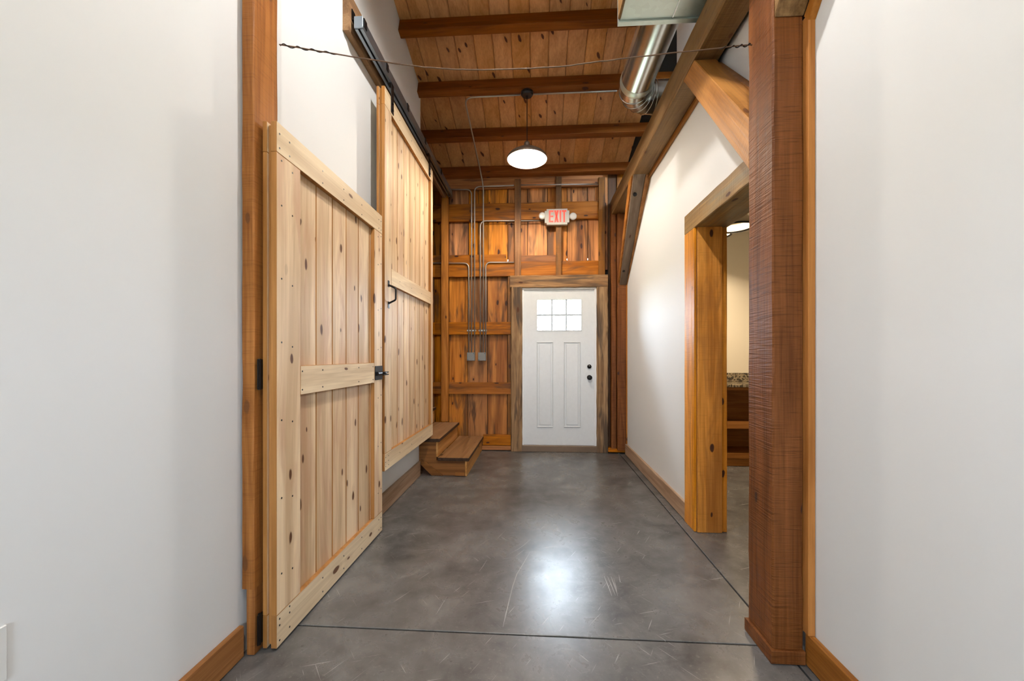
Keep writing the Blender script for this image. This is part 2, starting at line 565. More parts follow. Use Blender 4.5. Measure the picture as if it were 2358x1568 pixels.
M_SIGN_RED = plain('sign_red_letters', (.70, .03, .02), .4, emit=(1.0, .06, .03), estr=.45)
M_LENS = plain('lamp_head_lens', (.62, .58, .52), .25)
M_SHADE = plain('bronze_shade', (.16, .12, .09), .4, .5)
M_SHADE_IN = plain('white_shade_enamel', (.88, .86, .82), .4)
M_CANOPY = plain('dark_canopy', (.022, .024, .03), .35, .3)
M_PLATE = plain('white_cover_plate', (.80, .80, .78), .4)
M_GRANITE = granite('speckled_granite')
M_GROUND = grassland('yard_ground')
M_THRESH = plain('bronze_threshold', (.20, .13, .08), .45, .4)
M_DOME = plain('cream_dome', (.62, .53, .40), .5)

# ------------------------------------------------------------------ levels and planes of the place
XL = -1.215              # left wall face
XRN = 1.092              # right wall face, this side of the post
XRF = 1.125              # right wall face, beyond the doorway
YF = 5.12                # front of the entry door casing on the far wall
CS, C0 = -0.3127, 5.303  # ceiling: z = C0 + CS*y  (underside of the boards)
def ceil_z(y): return C0 + CS * y
Y_BACK = -2.6

# ---- floor: slabs parted by saw-cut joints
floor = obj('floor', box(-3.0, 3.4, Y_BACK - .2, 5.34, -.16, -.035), M_RUBBER, kind='structure',
            label='polished grey concrete floor with saw-cut joints')
JX, JY, JW = 1.04, 1.757, .0045
for (x0, x1) in ((-3.0, JX - JW), (JX + JW, 3.4)):
    for (y0, y1) in ((Y_BACK - .2, JY - JW), (JY + JW, 5.34)):
        obj('concrete_slab', box(x0, x1, y0, y1, -.06, 0, .002), M_FLOOR, floor)

# old scratches worn into the slab: pale hairlines a fraction of a millimetre proud
bm = bmesh.new()
SCR = [([(1221, 1270), (1206, 1296), (1190, 1322), (1180, 1352), (1172, 1385), (1164, 1418), (1158, 1444)], .0042),
       ([(1223, 1240), (1208, 1254), (1192, 1265), (1172, 1276)], .004),
       ([(1391, 1326), (1400, 1348), (1409, 1372)], .005), ([(1399, 1327), (1408, 1348), (1417, 1371)], .004), ([(1407, 1327), (1414, 1346), (1421, 1366)], .005),
       ([(1413, 1330), (1418, 1350), (1422, 1372)], .003), ([(1425, 1323), (1428, 1340), (1433, 1342)], .004),
       ([(1122, 1288), (1112, 1304), (1103, 1316)], .003), ([(1165, 1220), (1152, 1233), (1141, 1244)], .003), ([(1330, 1286), (1341, 1298)], .003),
       ([(1336, 1195), (1360, 1206)], .003), ([(1030, 1372), (1010, 1405), (1003, 1416)], .0025), ([(1410, 1430), (1418, 1423)], .003),
       ([(1356, 1442), (1372, 1424), (1384, 1412)], .0022)]
for pts_, w_ in SCR:
    P_ = [at(u_, v_, 2, .0005) for u_, v_ in pts_]
    L_ = []
    for i_, q_ in enumerate(P_):
        d_ = (P_[min(i_ + 1, len(P_) - 1)] - P_[max(i_ - 1, 0)]).normalized()
        n_ = Vector((-d_.y, d_.x, 0)) * (w_ * (.5 if 0 < i_ < len(P_) - 1 else .12))
        L_.append((bm.verts.new(q_ + n_), bm.verts.new(q_ - n_)))
    for i_ in range(len(L_) - 1):
        bm.faces.new((L_[i_][0], L_[i_][1], L_[i_ + 1][1], L_[i_ + 1][0]))
obj('scratch_marks', bm, M_SCRATCH, floor, kind='stuff')

# ---- ceiling: boards running up the slope, each its own plank
ceiling = obj('ceiling', hexa([(-3.0, Y_BACK - .2, ceil_z(Y_BACK - .2) + .03), (3.4, Y_BACK - .2, ceil_z(Y_BACK - .2) + .03),
                               (3.4, Y_BACK - .2, ceil_z(Y_BACK - .2) + .15), (-3.0, Y_BACK - .2, ceil_z(Y_BACK - .2) + .15),
                               (-3.0, 5.6, ceil_z(5.6) + .03), (3.4, 5.6, ceil_z(5.6) + .03), (3.4, 5.6, ceil_z(5.6) + .15), (-3.0, 5.6, ceil_z(5.6) + .15)]),
              M_BACKING, kind='structure', label='sloping ceiling of knotty pine boards')
BW = .1752
k0 = -11
for k in range(k0, 13):
    xa = -1.114 + BW * k + .0012
    xb = xa + BW - .0024
    g = .008
    # chamfered lower edges give the V joint
    sec = [(xa, .03), (xa, g), (xa + g, 0), (xb - g, 0), (xb, g), (xb, .03)]
    bm = bmesh.new()
    ends = []
    for y in (Y_BACK - .2, 5.34):
        ends.append([bm.verts.new((x, y, ceil_z(y) + z)) for x, z in sec])
    bm.faces.new(ends[0]); bm.faces.new(list(reversed(ends[1])))
    for i in range(6):
        bm.faces.new((ends[0][i], ends[0][(i + 1) % 6], ends[1][(i + 1) % 6], ends[1][i]))
    obj('plank', bm, M_CEIL, ceiling)

# ---- purlins carrying the ceiling boards
PUR = [5.09 - .555 * k for k in range(14)]
plabels = ['dark pine purlin along the top of the plank wall, farthest from the camera',
           'dark pine purlin right behind the lit pendant shade',
           'dark pine purlin that carries the black lamp canopy and conduit',
           'dark pine purlin crossing above the wire, nearest of those in view']
ang = math.atan(CS)
for ip, y in enumerate(PUR):
    zb = ceil_z(y) - .14
    ty = Vector((0, math.cos(ang), math.sin(ang)))
    tz = Vector((0, -math.sin(ang), math.cos(ang)))
    p = Vector((0, y, zb))
    w, h = .075, .128
    x0, x1 = (-2.9, 3.3) if y > 4.2 else (XL, 1.12)
    if y > 3.3: x1 = 3.3
    pts = []
    for x in (x0, x1):
        for a_, b_ in ((0, 0), (w, 0), (w, h), (0, h)):
            q = p + ty * a_ + tz * b_
            pts.append((x, q.y, q.z))
    bm = hexa(pts)
    bmesh.ops.bevel(bm, geom=bm.edges[:], offset=.003, segments=1, affect='EDGES')
    obj('ceiling_purlin', bm, M_PURLIN, label=plabels[ip] if ip < 4 else 'dark pine purlin overhead, above the top of the picture', category='beam', group='purlins under the pine ceiling')

# ---- left wall (one plane, ends at the stair opening) with the post in it
def wall_prism(name, x0, x1, ys, label, mat=M_WALL, z0=0.0, drop=0.0):
    ya, yb = ys
    return obj(name, prism([(ya, z0), (yb, z0), (yb, ceil_z(yb) - drop), (ya, ceil_z(ya) - drop)], 0, x0, x1), mat, kind='structure', label=label)
wall_left = wall_prism('wall_left', XL - .12, XL, (Y_BACK, 4.10), 'white painted wall on the left, ending at the stair')
baseboard_left = obj('baseboard_left', timber(XL, XL + .021, Y_BACK, 1.555, 0.003, .13, 1, .001, .003, .3), M_TRIM_Y, kind='structure', label='oak baseboard before the left post')
obj('baseboard_left_far', timber(XL, XL + .025, 1.72, 4.02, 0.003, .152, 1, .001, .003, .3), M_BASE_PALE, kind='structure', label='pale oak baseboard beneath the hanging door')
# stairwell beyond
obj('wall_stair', box(-3.0, -2.9, 2.8, 5.34, 0, 4.4), M_DARKWOOD, kind='structure', label='dark board wall at the top of the stair')
obj('wall_stair_near', prism([(2.75, 0), (2.85, 0), (2.85, ceil_z(2.85)), (2.75, ceil_z(2.75))], 0, -2.9, XL - .12), M_DARKWOOD, kind='structure', label='dark board wall beside the stair')

# ---- right wall near
wall_prism('wall_right', XRN, XRN + .10, (Y_BACK, 1.86), 'white painted wall on the right before the post')
obj('baseboard_right', timber(XRN - .024, XRN, Y_BACK, 1.655, 0.003, .13, 1, .001, .003, .3), M_TRIM_Y, kind='structure', label='amber baseboard before the right post')
# ---- right wall beyond the doorway, above the doorway and above the beam
DJY = 2.86               # far jamb of the side doorway
bm = prism([(DJY, 0), (5.05, 0), (5.05, 3.10), (1.86, 3.10), (1.86, 2.14), (DJY, 2.14)], 0, XRF, XRF + .15)
wall_rf = obj('wall_right_far', bm, M_WALL, kind='structure', label='white painted wall beyond the side doorway')
obj('wall_right_upper', prism([(1.86, 3.10), (3.28, 3.10), (3.28, ceil_z(3.28)), (1.86, ceil_z(1.86))], 0, XRF, XRF + .15), M_WALL, kind='structure', label='white wall above the long beam behind the duct')
obj('baseboard_right_far', timber(XRF - .024, XRF, DJY + .165, 5.05, 0.003, .135, 1, .001, .003, .3), M_BASE_PALE, kind='structure', label='pale oak baseboard beyond the side doorway')

# ---- back of the hall (behind the camera)
bm = bmesh.new()
for (x0, x1, z0, z1) in ((-3.0, BWX0, 0, ceil_z(Y_BACK)), (BWX1, 3.4, 0, ceil_z(Y_BACK)), (BWX0, BWX1, 0, BWZ0), (BWX0, BWX1, BWZ1, ceil_z(Y_BACK))):
    add_box(bm, x0, x1, Y_BACK - .12, Y_BACK, z0, z1)
obj('wall_back', bm, M_WALL, kind='structure', label='white wall behind the camera')
wn = thing('fill_window', ((BWX0 + BWX1) / 2, Y_BACK - .06, BWZ0), label='unseen window behind the camera, added for its daylight', kind='structure')
for (x0, x1, z0, z1) in ((BWX0, BWX1, BWZ0, BWZ0 + .05), (BWX0, BWX1, BWZ1 - .05, BWZ1), (BWX0, BWX0 + .05, BWZ0 + .05, BWZ1 - .05), (BWX1 - .05, BWX1, BWZ0 + .05, BWZ1 - .05), ((BWX0 + BWX1) / 2 - .02, (BWX0 + BWX1) / 2 + .02, BWZ0 + .05, BWZ1 - .05)):
    obj('fill_window_frame', box(x0, x1, Y_BACK - .09, Y_BACK - .03, z0, z1, .003), M_WHITETRIM, wn)
obj('pane', box(BWX0 + .05, BWX1 - .05, Y_BACK - .062, Y_BACK - .058, BWZ0 + .05, BWZ1 - .05), M_GLASS, wn)
obj('ground', box(-30, 30, -60, -2.95, -.4, -.2), M_GROUND, kind='structure', label='yard outside the added window behind the camera')

# ---- ground outside
obj('ground', box(-30, 30, 5.6, 60, -.4, -.2), M_GROUND, kind='structure', label='yard outside the entry door')

# ------------------------------------------------------------------ far wall
# siding boards (children), girts, studs; a black wrap behind with a few pin holes of daylight
YB0, YB1 = 5.215, 5.238
DX0, DX1 = -.195, .770     # rough opening of the entry door
DZ1 = 2.125
bm = bmesh.new()
ZH0, ZH1 = 2.486, 2.512
top = 3.72
add_box(bm, -3.0, DX0, YB1 + .012, YB1 + .05, 0, ZH0)
add_box(bm, DX1, 3.4, YB1 + .012, YB1 + .05, 0, ZH0)
add_box(bm, DX0, DX1, YB1 + .012, YB1 + .05, DZ1, ZH0)
add_box(bm, -3.0, 3.4, YB1 + .012, YB1 + .05, ZH1, top)
holes = [at(1169.5, 598, 1, 5.25).x, at(1306, 598, 1, 5.25).x, at(1353.5, 598, 1, 5.25).x]
xs = [-3.0] + [v for h_ in holes for v in (h_ - .012, h_ + .012)] + [3.4]
for i in range(0, len(xs), 2):
    add_box(bm, xs[i], xs[i + 1], YB1 + .012, YB1 + .05, ZH0, ZH1)
wall_far = obj('wall_far', bm, M_BACKING, kind='structure', label='far wall of upright barn boards, girts and studs')

def bx(u): return at(u, 700, 1, YB0).x
# (u0, u1, z0, z1, recess)
seams_low = [962, 1000, 1033.5, 1077, 1122.5, 1168.5, 1204]
seams_up = [962, 1000, 1034, 1079, 1101, 1124, 1169.5, 1214.5, 1260.5, 1306, 1353.5, 1400]
SPLIT = at(1100, 625, 1, YB0).z
def board(xa, xb, z0, z1, rec, gap=.003):
    obj('siding_board', box(xa + gap, xb - gap, YB0 + rec, YB1 + rec * .4, z0, z1, .0025), M_SIDING, wall_far)
rr = random.Random(3)
for i in range(len(seams_low) - 1):
    xa, xb = bx(seams_low[i]), min(bx(seams_low[i + 1]), DX0)
    board(xa, xb, .02, SPLIT, .010 if i in (2, 4) else 0)
for i in range(len(seams_up) - 1):
    board(bx(seams_up[i]), bx(seams_up[i + 1]), max(SPLIT, DZ1) if i > 5 else SPLIT, 3.70, .010 if i in (2, 6) else rr.choice((0, .004)))
obj('siding_board', box(bx(1400) + .003, bx(1420) - .003, YB0 + .012, YB1 + .008, .02, 3.70, .0025), M_DARKWOOD, wall_far)  # dark board colour stands in for the shade inside the gap
board(bx(1420), bx(1445), 0.02, 3.70, .0)
x = bx(962)
for k in range(8):
    w = rr.uniform(.2, .3)
    board(x - w, x, .02, 3.70, rr.choice((0, .008)))
    x -= w
x = bx(1445)
for k in range(8):
    board(x, x + .27, 2.7, 3.70, 0)
    x += .27

YG = 5.165       # front of the girts
def girt(u0, u1, v0, v1, front=YG, name='girt', mat=M_GIRT, seed=0, back=None):
    a = at(u0, v0, 1, front); b = at(u1, v1, 1, front)
    obj(name, timber(a.x, b.x, front, back or YB0 - .001, b.z, a.z, 0, .0015, .004, .2, seed), mat, wall_far)
def stud(u0, u1, v0, v1, front=YF + .012, back=YG - .001, mat=M_STUD, seed=0, name='stud'):
    a = at(u0, v0, 1, front); b = at(u1, v1, 1, front)
    obj(name, timber(a.x, b.x, front, back, b.z, a.z, 2, .0025, .005, .15, seed), mat, wall_far)
# left part girts, from the stairwell to the door casing
girt(930, 1388, 411, 427, seed=1)
girt(930, 1388, 473, 502.5, seed=2)
girt(930, 1165, 589, 603.5, seed=3, front=YG + .012)
girt(1200, 1279, 588, 603, seed=13, front=YG + .012)
girt(930, 1378, 606.5, 633.5, seed=4)
girt(930, 1176, 742.5, 770, seed=5)
girt(930, 1176, 880, 908, seed=6)
girt(1112, 1176, 1001, 1026, seed=7)
girt(1100, 1176, 1026.5, 1037, front=YG - .012, seed=8)
girt(1401, 1441, 1033, 1042, front=5.09, seed=9)
stud(1184.8, 1199.5, 412, 636, seed=1)
stud(1280, 1293.3, 407, 635, seed=2)
stud(1378.5, 1393.7, 408, 635, mat=M_STUD, seed=3)
stud(1169, 1176.5, 634, 1027, front=YG + .01, back=YB0 - .002, seed=4, mat=M_STUD)
# boards right of the dark gap beside the casing
stud(1408, 1419, 470, 1034, front=5.10, back=5.2, seed=5, mat=M_POST_DARK, name='corner_board')

# ------------------------------------------------------------------ entry door in its casing (door_1)
d1 = thing('door_1', (at(1287, 1036, 1, YF).x, YF + .05, 0), label='white steel entry door with six small panes in barnwood casing', kind='structure')
def dpart(name, u0, u1, v0, v1, y0, y1, mat, parent=None, bev=.003):
    a = at(u0, v0, 1, y0); b = at(u1, v1, 1, y0)
    return obj(name, box(a.x, b.x, y0, y1, max(b.z, 0.0), a.z, bev), mat, parent or d1)
def dtimber(name, u0, u1, v0, v1, axis, mat, seed, z0=None):
    a = at(u0, v0, 1, YF); b = at(u1, v1, 1, YF)
    obj(name, timber(a.x, b.x, YF, YF + .045, b.z if z0 is None else z0, a.z, axis, .004, .008, .08, seed), mat, d1)
dtimber('casing', 1174.5, 1400, 634.5, 660, 0, M_WEATHER_X, 21)
dtimber('casing', 1176.5, 1202.5, 660.5, 1040, 2, M_WEATHER_Z, 22, z0=.002)
dtimber('casing', 1374.5, 1400.5, 660.5, 1042, 2, M_WEATHER_Z, 23, z0=.002)
YD = 5.172      # face of the door slab
dpart('frame_head', 1202.5, 1375, 660, 665.5, YD - .018, YD - .001, M_WHITETRIM)
dpart('frame_jamb', 1202.5, 1206.5, 665.5, 1034, YD - .018, YD - .001, M_WHITETRIM)
dpart('frame_jamb', 1368.5, 1374.5, 665.5, 1036, YD - .018, YD - .001, M_WHITETRIM)
# slab built round the glazed opening
sa = at(1207, 667, 1, YD); sb = at(1368, 1027, 1, YD)
sa = Vector((sa.x - .016, YD, sa.z + .016)); sb = Vector((sb.x + .016, YD, sb.z))
for (x0, x1, z0, z1) in ((DX0 - .03, sa.x - .002, 0.002, sa.z), (sb.x + .002, DX1 + .03, 0.002, sa.z), (DX0 - .03, DX1 + .03, sa.z + .002, DZ1 + .03)):
    obj('frame_liner', box(x0, x1, YF + .046, YB1 + .055, z0, z1), M_WHITETRIM, d1)
ga = at(1237.5, 690.5, 1, YD); gb = at(1338, 760, 1, YD)
slab = bmesh.new()
DT = .044
add_box(slab, sa.x, sb.x, YD, YD + DT, ga.z, sa.z)
add_box(slab, sa.x, sb.x, YD, YD + DT, sb.z + .006, gb.z)
add_box(slab, sa.x, ga.x, YD, YD + DT, gb.z, ga.z)
add_box(slab, gb.x, sb.x, YD, YD + DT, gb.z, ga.z)
obj('threshold', box(sa.x - .02, sb.x + .02, YD - .05, YD + .10, .001, sb.z + .005, .004), M_THRESH, d1)
slab_o = obj('door_slab', slab, M_WHITEDOOR, d1)
# glazing frame, muntins and panes
fw = .012
bm = bmesh.new()
for (x0, x1, z0, z1) in ((ga.x - fw, gb.x + fw, ga.z, ga.z + fw), (ga.x - fw, gb.x + fw, gb.z - fw, gb.z),
                         (ga.x - fw, ga.x, gb.z, ga.z), (gb.x, gb.x + fw, gb.z, ga.z)):
    add_box(bm, x0, x1, YD - .006, YD, z0, z1, .002)
obj('glazing_frame', bm, M_WHITEDOOR, slab_o)
gw = (gb.x - ga.x) / 3
gh = (ga.z - gb.z) / 2
mw = .0115
for i in (1, 2):
    obj('muntin', box(ga.x + gw * i - mw, ga.x + gw * i + mw, YD + .006, YD + .03, gb.z, ga.z, .001), M_MUNTIN, slab_o)
for i in range(3):
    obj('muntin', box(ga.x + gw * i + (mw if i else 0), ga.x + gw * (i + 1) - (mw if i < 2 else 0), YD + .006, YD + .03, gb.z + gh - mw, gb.z + gh + mw, .001), M_MUNTIN, slab_o)
    for j in range(2):
        obj('pane', box(ga.x + gw * i, ga.x + gw * (i + 1), YD + .016, YD + .020, gb.z + gh * j, gb.z + gh * (j + 1)), M_GLASS, slab_o)
# two raised panels
for (ua, ub) in ((1236, 1274), (1298, 1337)):
    a = at(ua, 787, 1, YD); b = at(ub, 984, 1, YD)
    bm = bmesh.new()
    t = .013
    for (x0, x1, z0, z1) in ((a.x, b.x, a.z - t, a.z), (a.x, b.x, b.z, b.z + t), (a.x, a.x + t, b.z + t, a.z - t), (b.x - t, b.x, b.z + t, a.z - t)):
        add_box(bm, x0, x1, YD - .012, YD, z0, z1, .005)
    obj('panel_moulding', bm, M_WHITEDOOR, slab_o)
    obj('raised_panel', box(a.x + .032, b.x - .032, YD - .009, YD, b.z + .032, a.z - .032, .004), M_WHITEDOOR, slab_o)
for v, r, nm in ((844, .027, 'deadbolt'), (869, .031, 'door_knob')):
    c = at(1357, v, 1, YD)
    prof = [(r, 0), (r, -.010), (r * .55, -.014), (r * .5, -.03), (r * .95, -.036), (r * .98, -.052), (r * .6, -.06), (0, -.061)] if nm == 'door_knob' else \
           [(r, 0), (r, -.012), (r * .85, -.018), (r * .3, -.02), (r * .3, -.03), (0, -.031)]
    obj(nm, lathe(prof, (c.x, YD, c.z), 24, 'y'), M_BLACK, slab_o, smooth=True)

# ------------------------------------------------------------------ timber frame
# right post
rp = thing('timber_post', (1.0, 1.75, 0), 'dark sawn timber post at the near corner of the side doorway', 'post')
obj('post_shaft', timber(.945, 1.064, 1.660, 1.845, .0565, 3.02, 2, .002, .006, .1, 31), M_POST_DARK, rp)
obj('base_trim', timber(.934, 1.064, 1.648, 1.855, .002, .056, 0, .001, .003, .3, 32), M_POST_DARK, rp)
# left post
lp = thing('timber_post', (-1.18, 1.64, 0), 'golden sawn timber post half buried in the left wall, behind the hinged door', 'post')
obj('post_shaft', timber(-1.208, -1.155, 1.560, 1.712, .275, ceil_z(1.7) - .15, 2, .002, .005, .12, 33), M_POST_GOLD, lp)
obj('base_block', timber(-1.193, -1.157, 1.566, 1.705, .003, .275, 2, .0015, .004, .15, 34), M_POST_GOLD, lp)
# far right corner post
fp = at(1422, 700, 1, 5.05); fq = at(1442, 700, 1, 5.05)
obj('timber_post', timber(fp.x, fq.x + .004, 5.052, 5.205, .052, 3.02, 2, .003, .006, .12, 35), M_POST_DARK,
    label='reddish timber post in the far right corner beside the entry door', category='post')
# long beam over the right side
obj('timber_beam', timber(.945, 1.10, Y_BACK, 5.205, 3.022, 3.215, 1, .0025, .006, .15, 36), M_BEAM,
    label='long sawn timber beam above the right wall beneath the duct', category='beam')
# braces: polygon in y-z, cut plumb at the post and level at the beam
def brace(name, poly, x0, x1, mat, label, bev=.004):
    bm = prism(poly, 0, x0, x1)
    bmesh.ops.bevel(bm, geom=bm.edges[:], offset=bev, segments=1, affect='EDGES')
    return obj(name, bm, mat, label=label, category='brace')
brace('knee_brace', [(1.846, 2.062), (1.846, 2.290), (2.472, 3.021), (2.655, 3.021)], .950, 1.080, M_BRACE,
      'golden knee brace rising away from the dark post to the beam')
brace('knee_brace', [(1.659, 2.585), (1.659, 2.80), (1.475, 3.021), (1.295, 3.021)], .950, 1.064, M_BEAM,
      'dark knee brace rising from the near post toward the camera')
# far brace leans back to the corner post
t0 = at(1459.5, 401, 0, .955); t1 = at(1486, 401, 0, 1.068)
b0 = at(1427, 656, 1, 5.05); b1 = at(1442.5, 656, 1, 5.05)
pts = [(.955, 3.99, 3.021), (1.068, 3.99, 3.021), (1.068, 4.16, 3.021), (.955, 4.16, 3.021),
       (b0.x, 5.05, b0.z), (b1.x, 5.05, b0.z), (b1.x, 5.05, b0.z + .16), (b0.x, 5.05, b0.z + .16)]
fb = thing('knee_brace', (1.03, 4.5, 2.5), 'grey weathered knee brace leaning into the far right corner', 'brace')
obj('brace_timber', hexa(pts), M_BRACE_GREY, fb)
for (u, v, r) in ((1462, 447, .02), (1436, 623, .016)):
    t = (v - 401) / (656 - 401)
    yy = 3.99 + (5.05 - 3.99) * (t ** 1.15)
    c = at(u, v, 1, yy)
    nv = Vector((0, -.65, -.76))
    obj('bolt', tube([c, c + nv * .012], r, 10), M_BLACK, fb)
# side strip of the far brace, on the hall side
obj('edge_strip', hexa([(.940, 4.02, 3.021), (.954, 4.02, 3.021), (.954, 4.16, 3.021), (.940, 4.16, 3.021),
                        (b0.x - .014, 5.05, b0.z + .03), (b0.x - .001, 5.05, b0.z + .03), (b0.x - .001, 5.05, b0.z + .16), (b0.x - .014, 5.05, b0.z + .16)]), M_TRIM_Y, fb)

# trims between frame and right wall
obj('trim_1', timber(1.0645, XRN - .001, 1.632, 1.70, .131, 2.575, 2, .0006, .002, .4), M_TRIM_Z, kind='structure', label='amber corner strip up the right post')
bm = prism([(1.632, 2.55), (1.658, 2.585), (1.295, 3.02), (1.262, 3.02)], 0, 1.064, XRN - .001)
obj('trim_2', bm, M_TRIM_Z, kind='structure', label='amber strip sloping up beneath the near brace')
obj('trim_3', prism([(1.846, 2.272), (1.846, 2.33), (2.50, 3.02), (2.62, 3.02), (2.02, 2.272)], 0, 1.081, XRF - .0005), M_TRIM_Y, kind='structure', label='orange board behind the golden brace')
obj('trim_4', timber(1.101, XRF - .001, 2.62, 4.02, 2.995, 3.03, 1, .0006, .002, .4), M_TRIM_Y, kind='structure', label='thin amber strip under the long beam')
obj('trim_5', hexa([(1.075, 4.0, 3.02), (XRF - .001, 4.0, 3.02), (XRF - .001, 4.05, 3.02), (1.075, 4.05, 3.02),
                    (b1.x + .001, 5.045, b0.z - .02), (XRF - .001, 5.045, b0.z - .02), (XRF - .001, 5.05, b0.z + .03), (b1.x + .001, 5.05, b0.z + .03)]), M_TRIM_Y, kind='structure', label='amber strip beside the grey brace')
obj('trim_6', timber(1.112, XRF + .012, 5.032, 5.052, .136, 2.12, 2, .0006, .002, .4), M_TRIM_Z, kind='structure', label='amber corner strip at the far end of the right wall')

# side doorway: header, casings and jamb
dw = thing('door_2', (1.2, DJY, 0), label='timber-lined side doorway in the right wall', kind='structure')
obj('header', timber(1.10, 1.335, 1.846, 3.045, 2.130, 2.271, 1, .002, .005, .12, 41), M_HEADER, dw)
obj('casing', timber(1.100, XRF - .0005, 2.905, 3.045, .003, 2.129, 2, .0012, .003, .2, 42), M_JAMB, dw)
obj('jamb_board', timber(1.118, 1.285, DJY - .012, DJY, .003, 2.129, 2, .0012, .003, .2, 43), M_JAMB, dw)
obj('casing_edge', timber(1.100, 1.1175, DJY + .001, 2.904, .003, 2.129, 2, .0008, .002, .2, 44), M_JAMB, dw)
obj('casing', timber(1.287, 1.325, DJY + .005, DJY + .12, .003, 2.129, 2, .001, .003, .2, 45), M_JAMB, dw)

# ------------------------------------------------------------------ hinged pine barn door (near left)
def screws(parent, pts, nx, r=.0042):
    bm = bmesh.new()
    for p in pts:
        ring = [bm.verts.new((p[0] + .0008, p[1] + math.cos(t) * r, p[2] + math.sin(t) * r)) for t in [k * math.pi / 4 for k in range(8)]]
        back = [bm.verts.new((p[0] - .002, v.co.y, v.co.z)) for v in ring]
        bm.faces.new(ring)
        for i in range(8):
            bm.faces.new((ring[i], ring[(i + 1) % 8], back[(i + 1) % 8], back[i]))
    return obj('screw_heads', bm, M_BLACK, parent, kind='stuff')

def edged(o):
    # edge faces of the pine are a deeper amber than the fronts
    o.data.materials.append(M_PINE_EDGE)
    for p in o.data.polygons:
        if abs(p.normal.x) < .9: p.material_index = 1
def barn_door(root, XFc, y0, y1, z0, z1, rails, stile_n, stile_f, seams, ft=.025, bt=.017, back_frame=True):
    """planks between a front and a back frame; rails: list of (z0, z1, full_width)"""
    xb = XFc - ft                       # face of the planks
    for a, b in zip(seams[:-1], seams[1:]):
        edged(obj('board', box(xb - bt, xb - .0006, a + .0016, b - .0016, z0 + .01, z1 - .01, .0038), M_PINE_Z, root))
    zl = min(r[1] for r in rails); zh = max(r[0] for r in rails)
    for fx0, fx1 in ((xb, XFc), (xb - bt - .0185, xb - bt - .0006)):
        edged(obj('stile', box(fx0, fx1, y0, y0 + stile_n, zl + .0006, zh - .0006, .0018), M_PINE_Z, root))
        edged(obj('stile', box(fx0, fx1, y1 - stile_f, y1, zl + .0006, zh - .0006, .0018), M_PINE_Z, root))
        for (ra, rb, full) in rails:
            ya, yb = (y0, y1) if full else (y0 + stile_n + .0006, y1 - stile_f - .0006)
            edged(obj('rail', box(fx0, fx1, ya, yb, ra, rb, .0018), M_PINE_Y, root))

XD = -1.080
ND0, ND1 = 1.592, 2.727
nd = thing('barn_door', (XD - .03, (ND0 + ND1) / 2, 0), 'tall knotty pine barn door hinged open against the left post', 'door')
barn_door(nd, XD, ND0, ND1, .012, 2.210,
          [(.012, .148, True), (1.052, 1.186, False), (2.082, 2.210, True)], .168, .136,
          [1.60, 1.772, 1.934, 2.093, 2.249, 2.407, 2.571, 2.72])
sp = []
for z in (.035, .098, .125):
    for y in (1.612, 1.680): sp.append((XD, y, z + (0 if y < 1.65 else .01)))
for z in (2.105, 2.165):
    for y in (1.612, 1.680, 1.95, 2.17, 2.40, 2.665, 2.705): sp.append((XD, y, z))
for y in (1.95, 2.17, 2.40, 2.665, 2.705):
    for z in (.04, .11): sp.append((XD, y, z))
for y in (1.775, 1.95, 2.36, 2.57):
    for z in (1.075, 1.16): sp.append((XD, y, z))
for z in (.3, .62, .95, 1.28, 1.55, 1.86, 2.05):
    for y in (1.625, 1.70, 2.655, 2.705): sp.append((XD, y, z + .01 * math.sin(y * 40)))
screws(nd, sp, 1)
# hinges on the near edge
for zc in (1.155, .10):
    bm = bmesh.new()
    add_box(bm, -1.1475, -1.1415, 1.568, 1.60, zc - .062, zc + .062, .001)
    add_tube(bm, [(-1.1455, 1.580, zc - .064), (-1.1455, 1.580, zc + .064)], .006, 8)
    obj('hinge', bm, M_BLACK, nd)
# latch on the far stile
la = at(863, 843, 0, XD); lb = at(880, 873, 0, XD)
bm = bmesh.new()
add_box(bm, XD, XD + .004, la.y, lb.y, lb.z, la.z, .001)
add_tube(bm, [(XD + .008, la.y + .02, 1.112), (XD + .010, lb.y + .03, 1.110)], .013, 10)
add_tube(bm, [(XD + .012, lb.y - .04, 1.112), (XD + .030, lb.y - .02, 1.112)], .009, 8)
add_box(bm, XD + .004, XD + .02, lb.y - .02, lb.y + .075, 1.112, 1.120, .001)
add_box(bm, XD + .004, XD + .02, lb.y - .02, lb.y + .075, 1.096, 1.104, .001)
obj('latch', bm, M_BLACK, nd, label='black iron latch')

# ------------------------------------------------------------------ sliding pine door hung on a track
XS = -1.085
SY0, SY1, SZ0, SZ1 = 2.785, 4.105, .405, 3.165
sd = thing('sliding_door', (XS - .03, (SY0 + SY1) / 2, SZ0), 'very tall pine sliding door hanging clear of the floor from a steel track', 'door')
barn_door(sd, XS, SY0, SY1, SZ0, SZ1,
          [(SZ0, SZ0 + .125, True), (1.762, 1.884, False), (SZ1 - .13, SZ1, True)], .135, .075,
          [2.79, 2.96, 3.115, 3.27, 3.424, 3.577, 3.73, 3.878, 4.033, 4.10])
sp = []
for z in (SZ0 + .03, SZ0 + .06, SZ0 + .095):
    for y in (2.805, 2.86): sp.append((XS, y, z))
for y in (3.1, 3.4, 3.7, 4.0):
    sp.append((XS, y, SZ0 + .06)); sp.append((XS, y, SZ1 - .065)); sp.append((XS, y, 1.82))
screws(sd, sp, 1)
